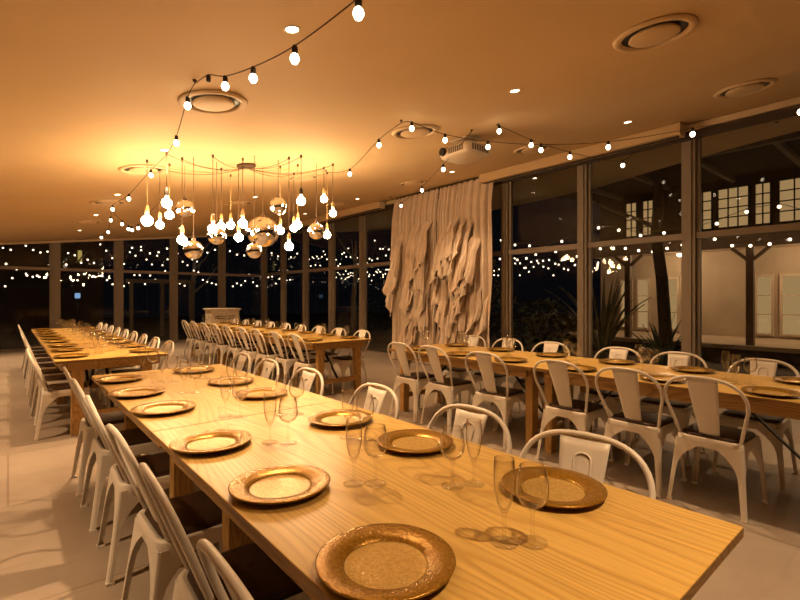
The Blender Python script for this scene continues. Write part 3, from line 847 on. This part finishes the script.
# outdoor festoon strings
def ofestoon(label, a, c, n, sag, s=1.3, jitter=.08):
    a = Vector(a); c = Vector(c); rnd = random.Random(hash(label) % 1000 if False else len(label)*7+n)
    pts = []
    m = max(2, n//6)
    for k in range(n+1):
        u = k/n; p = a.lerp(c, u); q = (u*m) % 1
        p.z -= sag*4*q*(1-q); p.z += rnd.uniform(-jitter, jitter)*.5; pts.append(p)
    o0 = Vector(pts[0]); t = thing('outdoor_festoon', label, 'string lights', o0, 0, 'strings of bulbs outside the glass')
    MB().tube([p-o0 for p in pts], .005, 5).obj('cable', 'cable', t, True)
    for p in pts[1:-1]:
        b = MB(); b.lathe([(0, -.03*s), (.014*s, -.03*s), (.014*s, 0), (0, .004)], 8)
        h = b.obj('lamp_holder', 'rubber', t, True, loc=p-o0)
        b = MB(); b.ball((0, 0, -.055*s), .027*s, None, 10, 7); b.obj('bulb', 'obulb', h, True)
ofestoon('nearest outdoor string of bulbs, beyond the right hand windows', (8.6, -.8, 2.75), (8.9, 9.5, 2.75), 26, .30, .9)
ofestoon('second outdoor string of bulbs, in front of the verandah', (10.6, -.5, 2.55), (10.4, 12, 2.7), 44, .26, 1.0)
ofestoon('third outdoor string of bulbs, further across the courtyard', (12.5, 6.5, 2.6), (12.5, 19, 2.8), 60, .3, .85, .35)
ofestoon('farthest outdoor string of bulbs, beyond the middle windows', (15.5, 7.5, 2.7), (16, 26, 3.0), 85, .35, .95, .5)
ofestoon('outdoor string of bulbs high in the dark beyond the back corner', (3, 18.2, 3.3), (9.5, 17.5, 3.4), 24, .35, 1.0)
ofestoon('outdoor string of small bulbs high outside the windows left of the curtain', (9.4, 8.5, 3.1), (11.5, 21, 3.4), 60, .35, .8, .6)
ofestoon('outdoor string of small bulbs high beyond the far left windows', (-3, 17.2, 2.75), (5.5, 17.9, 3.0), 50, .3, .8, .5)
ofestoon('outdoor string of bulbs low beyond the back windows', (-3.5, 17.6, 2.1), (9, 17.4, 2.3), 80, .3, .85, .4)
ofestoon('outdoor string of bulbs draped in deep loops beyond the far left windows', (-4, 16.4, 2.25), (2.6, 16.4, 2.35), 30, .34, .9)

# ------------------------------------------------------------------ outdoors: trees, plants, posts
t = thing('tree_trunk', 'dark slanting tree trunk outside the right hand window', 'tree', (9.0, 3.25, -.02))
MB().tube([(-.03, -.05, 0), (0, 0, .8), (.03, .06, 1.6), (.02, .16, 2.4), (.1, .14, 3.0), (.2, .2, 3.45)], .1, 12, [.13, .105, .1, .095, .09, .08]).obj('trunk', 'bark', t, True)
MB().tube([(.02, .16, 2.55), (-.1, .5, 2.75), (-.1, 1.0, 3.0), (-.1, 1.5, 3.4)], .03, 8, [.05, .035, .028, .015]).obj('branch', 'bark', t, True)
def strappy(name, label, loc, n, h, mat, seed, group=None, w=.05):
    rnd = random.Random(seed); t = thing(name, label, 'plant', loc, 0, group)
    for k in range(n):
        a = rnd.uniform(0, 2*pi); ln = h*rnd.uniform(.65, 1.1); sp = rnd.uniform(.15, .75)
        def f(u, v):
            r = sp*ln*v**1.4; z = ln*(v-.35*sp*v**3)
            ww = w*(1-v**2.2)*(.6+1.2*v*(1-v))+.002
            x = r*cos(a)-(u-.5)*2*ww*sin(a); y = r*sin(a)+(u-.5)*2*ww*cos(a)
            return (x, y, z-abs(u-.5)*-.03)
        MB().grid(f, 2, 8).obj('leaf', mat, t, True, solid=.003)
    return t
strappy('strappy_plant', 'tall plant with long arching strap leaves outside the right window', (8.3, 4.05, -.02), 26, 1.7, 'leaf2', 5)
strappy('strappy_plant', 'low plant with strap leaves at the foot of the dark trunk', (8.2, 3.0, -.02), 20, 1.0, 'leaf', 6)
def bush(label, loc, r, h, n, seed, mat='leaf2'):
    rnd = random.Random(seed); t = thing('leafy_shrub', label, 'shrub', loc, 0, 'shrubs in the dark garden')
    b = MB(); st = MB()
    for s_ in range(5):
        a = rnd.uniform(0, 6.28); st.tube([(0, 0, 0), (.3*r*cos(a), .3*r*sin(a), h*.5), (.6*r*cos(a), .6*r*sin(a), h*.95)], .02, 6, [.03, .02, .006])
    for k in range(n):
        a = rnd.uniform(0, 6.28); u = rnd.random(); z = h*(.12+.88*rnd.random()); rr = r*sqrt(u)*(.5+.7*sin(pi*min(1, z/h)))
        c = Vector((rr*cos(a), rr*sin(a), z)); d = Vector((rnd.uniform(-1, 1), rnd.uniform(-1, 1), rnd.uniform(-.6, .8))).normalized()
        x = d.cross(Vector((rnd.uniform(-1, 1), rnd.uniform(-1, 1), 1))).normalized()
        ln = rnd.uniform(.09, .19); w = ln*.22
        v = [b.bm.verts.new(p) for p in (c, c+d*ln*.5+x*w, c+d*ln, c+d*ln*.5-x*w)]
        b.bm.faces.new(v)
    f = b.obj('foliage', mat, t, recalc=False); tag(f, kind='stuff')
    st.obj('stems', 'bark', t, True)
bush('olive green leafy shrub outside, just right of the curtain', (8.6, 7.1, -.02), .8, 2.1, 900, 11)
bush('low leafy shrub outside, between curtain and the plant with strap leaves', (8.7, 5.6, -.02), .7, 1.2, 600, 12, 'leaf')
bush('dark leafy shrub outside, beyond the middle windows', (9.5, 11.5, -.02), .9, 1.8, 600, 13, 'leaf')
def far_tree(label, loc, h, seed, mat='ext_beam'):
    rnd = random.Random(seed); t = thing('garden_tree', label, 'tree', loc, 0, 'bare trees in the dark garden')
    MB().tube([(0, 0, 0), (.05, .1, h*.35), (.1, 0, h*.7), (.15, .1, h)], .1, 10, [.12, .10, .07, .03]).obj('trunk', mat, t, True)
    for k in range(4):
        a = rnd.uniform(0, 6.28); z = h*(.4+.13*k); MB().tube([(.08, .05, z), (.08+.5*cos(a), .05+.5*sin(a), z+.5), (.08+.9*cos(a), .05+.9*sin(a), z+1.1)], .03, 7, [.05, .03, .012]).obj('branch', mat, t, True)
far_tree('pale bare tree beyond the windows left of the curtain', (9.8, 14.2, -.02), 3.4, 21)
far_tree('pale bare tree beyond the back corner windows', (5.6, 19.5, -.02), 3.6, 22)
far_tree('dark bare tree beyond the back left windows', (1.2, 19.0, -.02), 3.6, 23, 'bark')
t = thing('garden_pergola', 'grey pergola frame standing beyond the back windows', 'pergola', (3.9, 16.8, -.02))
for x in (-.9, .0, .9): MB().box(x-.05, x+.05, -.05, .05, 0, 1.75).obj('post', 'ext_beam', t)
MB().box(-1.05, 1.05, -.06, .06, 1.75, 1.87).obj('beam', 'ext_beam', t)
t = thing('garden_lamp', 'small bluish lamp glowing beyond the far left window', 'outdoor lamp', (1.75, 18.5, -.02))
MB().tube([(0, 0, 0), (0, 0, 1.25)], .03, 8).obj('post', 'ext_wood', t, True)
MB().box(-.07, .07, -.07, .07, 1.25, 1.42).obj('lamp_head', 'bluelamp', t, bevel=.01)
t = thing('far_outbuilding', 'dark outbuilding with a narrow yellow lit window far left', 'building', (1.2, 22.5, -.02))
MB().box(-3.5, 1.8, 0, 2, 0, 3.6).obj('wall', 'wall_dark', t)
MB().box(-3.8, 2.1, -.3, 2.3, 3.6, 3.8).obj('roof', 'ext_wood', t)
w = MB().box(.9, 1.10, -.03, -.002, 2.65, 3.2).obj('window', 'ext_wood', t); MB().box(.93, 1.07, -.04, -.03, 2.68, 3.17).obj('lit_pane', 'yellowlit', w)

# ------------------------------------------------------------------ bring the survey to metric scale
S = 1.087                              # lengths above were taken for an eye height of 1.3 m; it is 1.348 m
DZ = 1.348-1.3*S
for o in list(COL.objects):
    if o.parent: continue
    x, y, z = o.location
    n = o.name.split('.')[0]; c = o.get('category', '')
    sc, nz = (S, S, S), S*z+DZ
    if n in ('floor', 'outdoor_paving', 'outdoor_terrace'): sc, nz = (S, S, 1), 0
    elif n == 'metal_chair': sc, nz = (1, 1, 1), 0
    elif n == 'trestle_table': sc, nz = (S, S, 1), 0
    elif c in ('plate', 'glass'): nz = .7505
    elif n == 'draped_curtain': sc, nz = (S, S, 1.067), 0
    elif c in ('cabinet', 'tree', 'plant', 'shrub', 'pergola', 'building') or n == 'garden_lamp': nz = z
    o.location = (S*x, S*y, nz)
    if o.type != 'LIGHT': o.scale = sc

# ------------------------------------------------------------------ world, camera, view
w = bpy.data.worlds.new('night'); SC.world = w; w.use_nodes = True
bg = w.node_tree.nodes.get('Background') or w.node_tree.nodes.new('ShaderNodeBackground')
bg.inputs[0].default_value = (.30, .34, .5, 1); bg.inputs[1].default_value = .004
cam = bpy.data.cameras.new('camera'); co = bpy.data.objects.new('camera', cam); COL.objects.link(co)
cam.sensor_width = 36; cam.lens = 462*36/800; cam.clip_start = .02
co.location = (0, 0, 1.348); co.rotation_euler = (pi/2, 0, -atan2(392, 462))
cam.shift_y = -2/800
SC.camera = co
SC.cycles.transparent_max_bounces = 32; SC.cycles.max_bounces = 10; SC.cycles.glossy_bounces = 5; SC.cycles.diffuse_bounces = 4
SC.cycles.use_denoising = True; SC.cycles.sample_clamp_indirect = 4
SC.cycles.caustics_reflective = False; SC.cycles.caustics_refractive = False
SC.view_settings.view_transform = 'Standard'; SC.view_settings.look = 'None'
SC.view_settings.gamma = 1; SC.view_settings.use_curve_mapping = False
SC.view_settings.exposure = .5
